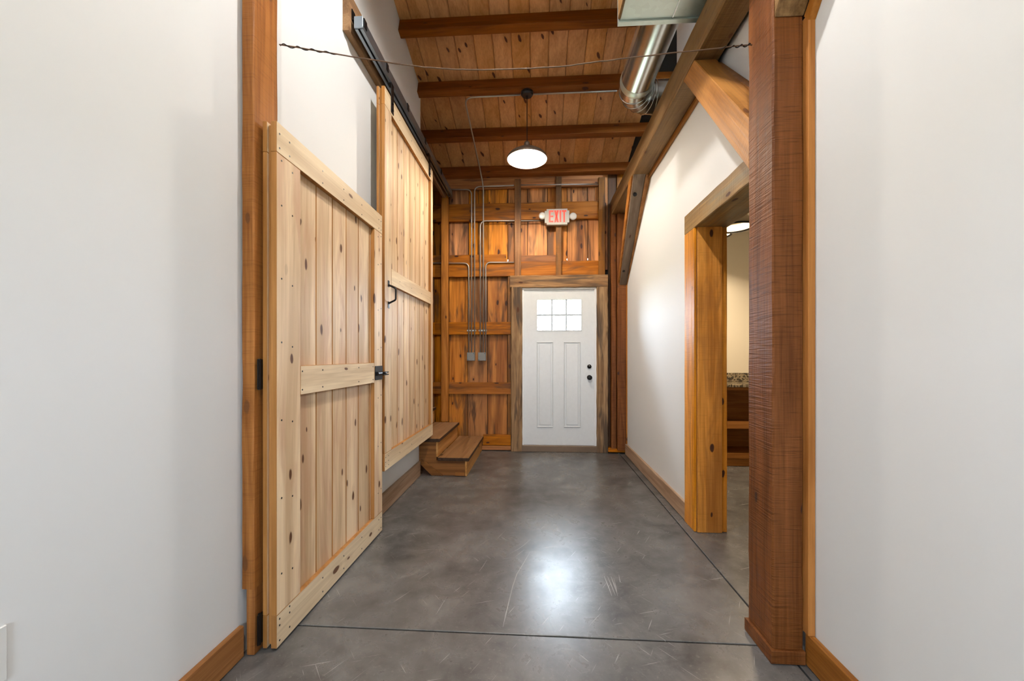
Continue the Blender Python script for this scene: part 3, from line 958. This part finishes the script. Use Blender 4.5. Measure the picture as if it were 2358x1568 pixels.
# pull handle
h0 = at(894.5, 653, 0, XS); h1 = at(894.5, 700, 0, XS)
yy = h0.y
bm = tube(fillet([(XS + .002, yy, h0.z - .01), (XS + .055, yy, h0.z - .035), (XS + .055, yy, h1.z + .03), (XS + .002, yy, h1.z + .005)], .012, 3), .007, 8)
add_box(bm, XS, XS + .004, yy - .014, yy + .014, h0.z - .025, h0.z + .022, .001)
add_box(bm, XS, XS + .004, yy - .014, yy + .014, h1.z - .030, h1.z + .018, .001)
obj('pull_handle', bm, M_BLACK, sd, label='black D-shaped pull handle')
ZR = 3.325     # track centre
for yc in (2.93, 3.97):
    bm = bmesh.new()
    add_box(bm, XS, XS + .005, yc - .026, yc + .026, 3.05, 3.265, .001)
    add_box(bm, XS - .03, XS + .005, yc - .026, yc + .026, 3.265, 3.271)
    for z in (3.075, 3.125):
        add_tube(bm, [(XS + .004, yc, z), (XS + .012, yc, z)], .009, 8)
    obj('hanger_strap', bm, M_BLACK, sd, label='black steel hanger strap')

tr = thing('door_track', (-1.15, 3.75, 3.27), 'steel box track on a rough board high on the left wall', 'track')
obj('backing_board', timber(XL + .001, -1.172, 2.425, 5.10, 3.272, 3.52, 1, .004, .006, .15, 51), M_TRACKBOARD, tr)
# C-section rail, open at the bottom
rw, rh, rt = .026, .036, .003
bm = bmesh.new()
xc = -1.118
add_box(bm, xc - rw, xc + rw, 2.445, 5.09, ZR + rh - rt, ZR + rh)
add_box(bm, xc - rw, xc - rw + rt, 2.445, 5.09, ZR - rh, ZR + rh - rt)
add_box(bm, xc + rw - rt, xc + rw, 2.445, 5.09, ZR - rh, ZR + rh - rt)
add_box(bm, xc - rw + rt, xc - .007, 2.445, 5.09, ZR - rh, ZR - rh + rt)
add_box(bm, xc + .007, xc + rw - rt, 2.445, 5.09, ZR - rh, ZR - rh + rt)
obj('rail', bm, M_RAIL, tr)
obj('end_stop', box(xc - rw - .002, xc + rw + .002, 2.435, 2.4445, ZR - .032, ZR + .04, .001), M_RAIL, tr)
for yb in (2.475, 2.85, 3.32, 3.85, 4.5):
    bm = bmesh.new()
    add_box(bm, -1.1715, xc + rw + .004, yb - .02, yb + .02, ZR + rh + .001, ZR + rh + .006)
    add_box(bm, -1.1715, -1.166, yb - .02, yb + .02, ZR + rh + .006, ZR + rh + .07)
    add_box(bm, xc + rw + .001, xc + rw + .005, yb - .02, yb + .02, ZR - .01, ZR + rh + .006)
    obj('bracket', bm, M_BLACK, tr)

# post that carries the far end of the track beside the stair
pa = at(1015.5, 461, 1, 5.06); pb = at(1031, 461, 1, 5.06)
obj('timber_post', timber(pa.x, pb.x, 5.062, 5.132, .391, 3.268, 2, .002, .005, .12, 52), M_SLIM,
    label='slim timber post standing on the second stair tread at the far wall', category='post')

# ------------------------------------------------------------------ stair climbing to the left
st = thing('staircase', (-1.0, 4.55, 0), 'wooden steps climbing left behind the hanging door', 'stairs')
SYA, SYB = 4.030, 5.045
rise, run = .193, .300
for k in range(5):
    xr = -.712 - run * k                 # face of riser k
    z1 = rise * (k + 1)
    obj('riser', box(xr - .02, xr, SYA + .004, SYB + (.1 if k == 0 else .0), rise * k + .002, z1 - .036, .0015), M_STAIR_R, st)
    td = obj('tread', box(xr - run - .001, xr + .022, SYA - .012, SYB + .1 if k == 0 else SYB + .0, z1 - .035, z1 - .002, .003), M_STAIR_X, st)
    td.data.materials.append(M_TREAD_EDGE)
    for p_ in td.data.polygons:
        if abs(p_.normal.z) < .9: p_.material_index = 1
# near stringer, sawn to the steps, with a clipped lower corner
poly = [(-.733, .003), (-.733, rise - .037), (-.733 - run, rise - .037)]
for k in range(1, 5):
    poly += [(-.733 - run * k, rise * (k + 1) - .037), (-.733 - run * (k + 1), rise * (k + 1) - .037)]
poly += [(-.733 - run * 5, .62), (-1.30, .15), (-1.185, .10), (-1.085, .003)]
obj('stringer', prism(poly, 1, SYA + .02, SYA + .058), M_STRINGER, st)
obj('cleat', box(-.835, -.735, SYA + .004, SYA + .019, .004, .04, .002), M_STRINGER, st)
obj('stringer_strip', prism([(-1.19, .11), (-1.19, .17), (-.96, .003), (-1.08, .003)], 1, SYA + .006, SYA + .019), M_STRINGER, st)

# ------------------------------------------------------------------ pendant lamps of the hall
def pendant(name, x, y, ztop, zrim, rrim, label, power, group, tint=(1.0, .88, .73)):
    t = thing(name, (x, y, zrim), label, 'lamp', group)
    obj('canopy', lathe([(.062, 0), (.062, -.022), (.052, -.036), (.012, -.042), (.012, -.055), (0, -.055)], (x, y, ztop), 28), M_CANOPY, t, smooth=False)
    zt = zrim + .125
    obj('cord', tube([(x, y, ztop - .05), (x, y, zt + .04)], .0042, 8), M_BLACK, t)
    obj('socket_cap', lathe([(.010, .05), (.024, .045), (.030, .03), (.030, 0), (.034, -.006), (.034, -.014)], (x, y, zt), 24, closed=False), M_SHADE, t)
    R = rrim
    prof = [(.034, .112), (.06, .108), (.075, .096), (R * .62, .075), (R * .85, .045), (R * .96, .02), (R, 0)]
    sh = obj('shade', lathe(prof + [(R - .002, -.003), (R - .005, 0)] + [(max(.0, r - .005), h - .005) for r, h in reversed(prof[:-1])], (x, y, zrim), 48, closed=True), M_SHADE, t, smooth=True)
    inner = [(max(.001, r - .0062), h - .0068) for r, h in prof]
    obj('reflector', lathe(list(reversed(inner)), (x, y, zrim), 48, closed=True), M_SHADE_IN, sh, smooth=True)
    # the bulb itself gives the light: its radiance from the lamp's power over its surface
    rb = .046
    mb = plain('lit_bulb', (.9, .9, .88), .5, emit=tint, estr=power / (math.pi * 4 * math.pi * rb * rb))
    obj('bulb', lathe([(rb * math.sin(math.pi * k / 8), -rb * math.cos(math.pi * k / 8)) for k in range(9)], (x, y, zrim + .048), 12), mb, t, smooth=True)
    return t
PCAN = Vector((-.098, 4.02, ceil_z(4.02) - .147))
rim = at(1214, 366, 1, 4.03)
pendant('pendant_lamp', PCAN.x, 4.03, PCAN.z, rim.z, .205, 'lit dish pendant lamp hanging from the pine ceiling', LAMP_W, 'hall pendants')
pendant('pendant_lamp', -.08, 1.80, ceil_z(1.80) - .147, 3.90, .205, 'lit dish pendant lamp over the two posts, above the picture', LAMP_W * 1.35, 'hall pendants', (1.0, .965, .92))
pendant('pendant_lamp', -.08, -.42, ceil_z(-.42) - .147, 3.90, .205, 'lit dish pendant lamp in the hall over the camera', LAMP_W * 1.5, 'hall pendants', (1.0, .965, .92))

# ------------------------------------------------------------------ conduits and boxes on the far wall
YC = 5.145     # pipe centre, clear of the girts
CR = .0082
def wp(u, v, y=YC): return at(u, v, 1, y)
cl = 'steel conduit'
def conduit(pts, label, rad=.07, straps=()):
    t = obj('conduit', tube(fillet(pts, rad), CR, 8), M_EMT, label=label, category='conduit', group='electrical conduits', smooth=True)
    return t
VB = 812
conduit([wp(1079.5, VB), wp(1079.5, 606), wp(985, 606)], 'conduit bending left at the middle girt, leftmost of the pipes')
conduit([wp(1085.8, VB), wp(1085.8, 436.5), wp(1040, 436.5)], 'conduit bending left under the top plate, second pipe from left')
conduit([wp(1092.9, VB), wp(1092.9, 430, ), wp(1183.5, 427)], 'conduit bending right under the top plate, third pipe from left')
conduit([wp(1106, VB), wp(1106, 508.5), wp(1256, 508)], 'conduit bending right to the exit sign, fourth pipe from left', .08)
p2 = ceil_z(4.0) - .16
zc5 = lambda y: ceil_z(y) - .160
c5 = [wp(1113, VB), Vector((wp(1113, 430).x, YC, zc5(YC) - .10)), Vector((wp(1113, 430).x - .02, 4.98, zc5(4.98))),
      Vector((-.74, 4.04, zc5(4.04) - .004)), Vector((-.165, 4.035, zc5(4.035) - .002))]
conduit(c5, 'conduit climbing from the wall box along the ceiling to the lamp canopy', .09)
conduit([wp(1118.5, VB), wp(1118.5, 604), wp(1184, 604)], 'conduit bending right at the middle girt, rightmost of the pipes')
conduit([Vector((-.033, 4.035, zc5(4.035) - .002)), Vector((.80, 4.035, zc5(4.035) - .002))], 'conduit running right from the lamp canopy to the duct')
conduit([wp(1200, 426, 5.13 - .012), wp(1378, 424, 5.13 - .012)], 'conduit along the top plate between the upper studs')
for (ua, ub, lb_) in ((1075, 1093.3, 'square steel junction box under the left three pipes'), (1100.3, 1118.9, 'square steel junction box under the right three pipes')):
    a = at(ua, 811.5, 1, 5.115); b = at(ub, 831, 1, 5.115)
    jb = thing('junction_box', ((a.x + b.x) / 2, 5.14, b.z), lb_, 'box', 'junction boxes')
    obj('box_body', box(a.x, b.x, 5.118, 5.164, b.z, a.z, .004), M_BOX, jb)
    obj('cover_plate', box(a.x + .003, b.x - .003, 5.113, 5.1175, b.z + .003, a.z - .003, .002), M_BOX, jb)
    for dx in (.014, -.014):
        x_ = a.x + dx if dx > 0 else b.x + dx
        obj('cover_screw', lathe([(.005, 0), (.004, -.003), (0, -.003)], (x_, 5.113, (b.z + .014) if dx > 0 else (a.z - .014)), 8, 'y'), M_BLACK, jb)
for (ua, ub) in ((1075, 1096), (1102, 1121)):
    a = at(ua, 760, 1, YC); b = at(ub, 762, 1, YC)
    bm = box(a.x, b.x, YC + CR + .0005, YC + CR + .005, b.z - .004, a.z + .004, .001)
    obj('strut_strap', bm, M_EMT, label='thin steel strap behind the %s three conduits' % ('left' if ua < 1090 else 'right'), category='strap', group='conduit straps')

# ------------------------------------------------------------------ exit sign
YE = 5.075
ea = at(1254.5, 481.5, 1, YE); eb = at(1311, 516.5, 1, YE)
es = thing('exit_sign', ((ea.x + eb.x) / 2, YE + .03, eb.z), 'white exit sign with red letters and two emergency lamp heads', 'sign')
bm = box(ea.x, eb.x, YE, 5.128, eb.z, ea.z)
vert = [e for e in bm.edges if abs(e.verts[0].co.y - e.verts[1].co.y) > .01]
bmesh.ops.bevel(bm, geom=vert, offset=.024, segments=4, affect='EDGES')
obj('sign_housing', bm, M_SIGN, es)
W = eb.x - ea.x; Hh = ea.z - eb.z
lx0 = ea.x + W * .17; lx1 = eb.x - W * .13
lz0 = eb.z + Hh * .15; lz1 = ea.z - Hh * .10
lw = (lx1 - lx0 - .030) / 3.36
t = .020
def bar(bm, x0, x1, z0, z1): add_box(bm, x0, x1, YE - .003, YE, z0, z1)
def letter(ch, x0, w):
    bm = bmesh.new()
    x1 = x0 + w
    zm = (lz0 + lz1) / 2
    if ch == 'E':
        bar(bm, x0, x0 + t, lz0, lz1)
        for z in (lz0, zm - t / 2, lz1 - t): bar(bm, x0 + t, x1, z, z + t)
    elif ch == 'X':
        for s in (1, -1):
            a, b = (lz0, lz1) if s > 0 else (lz1, lz0)
            add_prism(bm, [(x0, a), (x0 + t * 1.15, a), (x1, b), (x1 - t * 1.15, b)], 1, YE - .003, YE)
    elif ch == 'I':
        bar(bm, x0, x1, lz0, lz1)
    else:
        bar(bm, x0, x1, lz1 - t, lz1)
        bar(bm, (x0 + x1) / 2 - t / 2, (x0 + x1) / 2 + t / 2, lz0, lz1 - t)
    obj('letter', bm, M_SIGN_RED, es, label='red letter %s' % ch)
xx = lx0
for ch, wf in (('E', 1), ('X', 1.05), ('I', t / lw), ('T', 1)):
    letter(ch, xx, lw * wf)
    xx += lw * wf + .010
for (u, v, dx) in ((1249, 497.5, -1), (1319.5, 498.5, 1)):
    c = at(u, v, 1, YE + .01)
    hd = obj('lamp_head', lathe([(.03, .03), (.042, .02), (.045, -.004), (.045, -.014), (.038, -.016)], c, 20, 'y'), M_SIGN, es)
    obj('lens', lathe([(.037, 0), (.03, -.004), (0, -.006)], c + Vector((0, -.0162, 0)), 20, 'y'), M_LENS, hd)
    obj('lamp_arm', tube([c + Vector((-dx * .02, .025, 0)), (ea.x + .01 if dx < 0 else eb.x - .01, YE + .03, c.z)], .012, 8), M_SIGN, es)

# ------------------------------------------------------------------ ducts
rd = thing('box_duct', (.8, 1.0, 3.28), 'rectangular galvanized sheet duct overhead at the upper right', 'duct')
obj('duct_body', box(.510, 1.085, Y_BACK, 2.505, 3.285, 3.62, .002), M_GALV_DULL, rd)
obj('seam', box(.819, .825, Y_BACK, 2.505, 3.281, 3.2845), M_GALV, rd)
bm = bmesh.new()
for (x0, x1, z0, z1) in ((.500, 1.095, 3.275, 3.284), (.500, .509, 3.284, 3.62)):
    add_box(bm, x0, x1, 2.475, 2.508, z0, z1)
obj('end_flange', bm, M_GALV_DULL, rd)
obj('side_liner', box(.496, .5085, Y_BACK, 2.47, 3.29, 3.62), M_BEAM, rd)
cd = thing('round_duct', (.79, 3.0, 3.28), 'shiny round galvanized duct with an elbow turning right above the beam', 'duct')
CX, CZ, CRd = .793, 3.412, .128
obj('pipe', tube([(CX, 2.509, CZ), (CX, 3.20, CZ)], CRd, 40, cap=False), M_GALV, cd, smooth=True)
obj('collar', tube([(CX, 3.17, CZ), (CX, 3.19, CZ), (CX, 3.215, CZ), (CX, 3.235, CZ)], [CRd + .001, CRd + .005, CRd + .005, CRd + .001], 40, cap=False), M_GALV_DULL, cd, smooth=True)
# gored elbow turning to +x
RE = .19
ngo = 5
for g in range(ngo):
    a0 = math.pi / 2 * g / ngo; a1 = math.pi / 2 * (g + 1) / ngo
    def epos(a): return Vector((CX + RE * (1 - math.cos(a)), 3.236 + RE * math.sin(a), CZ))
    p, q = epos(a0), epos(a1)
    bm = bmesh.new()
    ra = []
    for (c_, a_) in ((p, a0), (p + (q - p) * .08, a0), (q, a1)):
        pass
    def ring(c_, a_, r_):
        s = Vector((math.cos(a_), -math.sin(a_), 0))
        return [bm.verts.new(c_ + (s * math.cos(2 * math.pi * k / 40) + Vector((0, 0, 1)) * math.sin(2 * math.pi * k / 40)) * r_) for k in range(40)]
    r0 = ring(p, a0, CRd + .001); r1 = ring(q, a1, CRd + .001)
    r2 = ring(q - (q - p) * .03, a1, CRd + .001); r3 = ring(q, a1, CRd + .006); r4 = ring(q + (q - p) * .05, a1, CRd + .001)
    for A_, B_ in ((r0, r1), (r2, r3), (r3, r4)):
        for k in range(40):
            bm.faces.new((A_[k], A_[(k + 1) % 40], B_[(k + 1) % 40], B_[k]))
    obj('elbow_gore', bm, M_GALV, cd, smooth=True)
obj('pipe', tube([(CX + RE, 3.236 + RE, CZ), (1.9, 3.236 + RE, CZ)], CRd, 40, cap=False), M_GALV, cd, smooth=True)

# ------------------------------------------------------------------ wire strung between the posts
WY0, WY1 = 1.71, 1.80
wpts = []
ctrl = [(-1.147, 2.621), (-.72, 2.545), (-.47, 2.508), (-.28, 2.497), (-.10, 2.497), (.10, 2.505), (.26, 2.523), (.50, 2.549), (.938, 2.590)]
for i in range(len(ctrl) - 1):
    p0 = ctrl[max(i - 1, 0)]; p1 = ctrl[i]; p2_ = ctrl[i + 1]; p3 = ctrl[min(i + 2, len(ctrl) - 1)]
    for k in range(8):
        s = k / 8
        f = lambda a, b, c, d: .5 * ((2 * b) + (-a + c) * s + (2 * a - 5 * b + 4 * c - d) * s * s + (-a + 3 * b - 3 * c + d) * s ** 3)
        wpts.append((f(p0[0], p1[0], p2_[0], p3[0]), f(p0[1], p1[1], p2_[1], p3[1])))
wpts.append(ctrl[-1])
rw_ = random.Random(11)
pts3 = [Vector((x_, WY0 + (WY1 - WY0) * (x_ + 1.146) / 2.09, z_ + rw_.uniform(-.001, .001))) for x_, z_ in wpts]
wr = thing('wire', pts3[0], 'rusty wire strung sagging between the two posts', 'wire')
obj('strand', tube(pts3, .0026, 6), M_WIRE, wr)
for (p, q) in ((pts3[0], pts3[5]), (pts3[-1], pts3[-4])):
    tw = []
    for k in range(33):
        s = k / 32
        b = p + (q - p) * s
        tw.append(b + Vector((0, math.cos(s * 26) * .006, math.sin(s * 26) * .006)) * (1 - .5 * s))
    obj('twist', tube(tw, .0022, 5), M_BLACK, wr)

# ------------------------------------------------------------------ cover plate at the lower left
a = at(12, 1437, 0, XL); b = at(12, 1564, 0, XL)
op = thing('outlet_plate', (XL, a.y - .036, b.z), 'white outlet cover plate low on the left wall', 'outlet')
obj('plate', box(XL, XL + .006, a.y - .072, a.y, b.z, a.z, .002), M_PLATE, op)
for dz in (.03, -.03):
    obj('socket', box(XL + .006, XL + .0085, a.y - .052, a.y - .02, (a.z + b.z) / 2 + dz - .014, (a.z + b.z) / 2 + dz + .014, .001), M_PLATE, op)

# ------------------------------------------------------------------ side room seen through the doorway
obj('wall_room_back', box(XRF + .15, 3.3, 5.05, 5.19, 0, 2.75), M_CREAM, kind='structure', label='cream wall at the back of the side room')
obj('wall_room_right', box(3.3, 3.4, Y_BACK, 5.34, 0, 4.6), M_CREAM, kind='structure', label='cream outer wall of the side room')
obj('wall_room_near', box(XRN + .10, 3.3, 1.0, 1.1, 0, 2.75), M_CREAM, kind='structure', label='cream near wall of the side room')
obj('ceiling_room', box(XRF + .16, 3.3, 1.1, 5.19, 2.75, 2.80), M_CREAM, kind='structure', label='cream ceiling of the side room')
cb = thing('base_cabinet', (2.6, 4.8, 0), 'open-front wooden base cabinet with shelves in the side room', 'cabinet')
CY0, CY1 = 4.565, 5.045
CXA, CXB = 2.07, 3.1
obj('toe_kick', box(CXA + .005, CXB, CY0 + .03, CY0 + .045, .003, .105), M_CAB, cb)
obj('bottom_shelf', box(CXA + .02, CXB, CY0 + .002, CY1, .106, .125, .001), M_CAB, cb)
obj('side_panel', box(CXA, CXA + .019, CY0 + .022, CY1, .106, .885, .001), M_CAB, cb)
obj('side_panel', box(CXB, CXB + .019, CY0 + .022, CY1, .106, .885, .001), M_CAB, cb)
obj('shelf', box(CXA + .02, CXB, CY0 + .022, CY1 - .02, .445, .464, .001), M_CAB, cb)
obj('back_panel', box(CXA + .02, CXB, CY1 - .014, CY1, .126, .885), M_CAB, cb)
obj('face_rail', box(CXA + .042, CXB, CY0, CY0 + .02, .852, .885, .001), M_CAB, cb)
obj('face_rail', box(CXA + .042, CXB, CY0, CY0 + .02, .425, .505, .001), M_CAB, cb)
obj('face_rail', box(CXA + .042, CXB, CY0 - .004, CY0 + .0015, .095, .155, .001), M_CAB, cb)
obj('face_stile', box(CXA, CXA + .041, CY0, CY0 + .02, .106, .885, .001), M_CAB, cb)
ct = thing('countertop', (2.6, 4.8, .887), 'speckled brown granite countertop with backsplash on the cabinet', 'countertop')
obj('slab', box(CXA - .03, CXB + .03, CY0 - .03, 5.049, .886, .918, .003), M_GRANITE, ct)
obj('backsplash', box(CXA - .03, CXB + .03, 5.027, 5.049, .9185, 1.025, .002), M_GRANITE, ct)
def dome(x, y, z, r, label):
    t = thing('dome_pendant', (x, y, z), label, 'lamp', 'side room pendants')
    obj('cord', tube([(x, y, z + .16), (x, y, 2.749)], .004, 6), M_BLACK, t)
    prof = [(.02, .16), (.06, .15), (r * .6, .11), (r * .9, .05), (r, .012)]
    obj('shade', lathe(prof + [(r - .004, .012)] + [(max(.004, a_ - .006), b_ - .006) for a_, b_ in reversed(prof[:-1])], (x, y, z), 32, closed=True), M_DOME, t, smooth=True)
    obj('rim', lathe([(r - .012, 0), (r + .006, 0), (r + .006, .0115), (r - .012, .0115)] , (x, y, z), 32, closed=True), M_BLACK, t)
    ld = bpy.data.lights.new('dome_light', 'AREA')
    ld.shape = 'DISK'
    ld.size = .10
    ld.energy = ROOM_LAMP_W
    ld.color = (1.0, .80, .56)
    lo = bpy.data.objects.new('dome_light', ld)
    link(lo, t)
    lo.location = (0, 0, .07)
p = at(1712, 513, 1, 3.6)
dome(p.x, 3.75, p.z, .16, 'cream dome pendant with black rim, just beside the dark post')
p = at(1660, 537, 1, 4.3)
dome(p.x, 4.4, p.z, .14, 'cream dome pendant with black rim, farther back near the jamb')
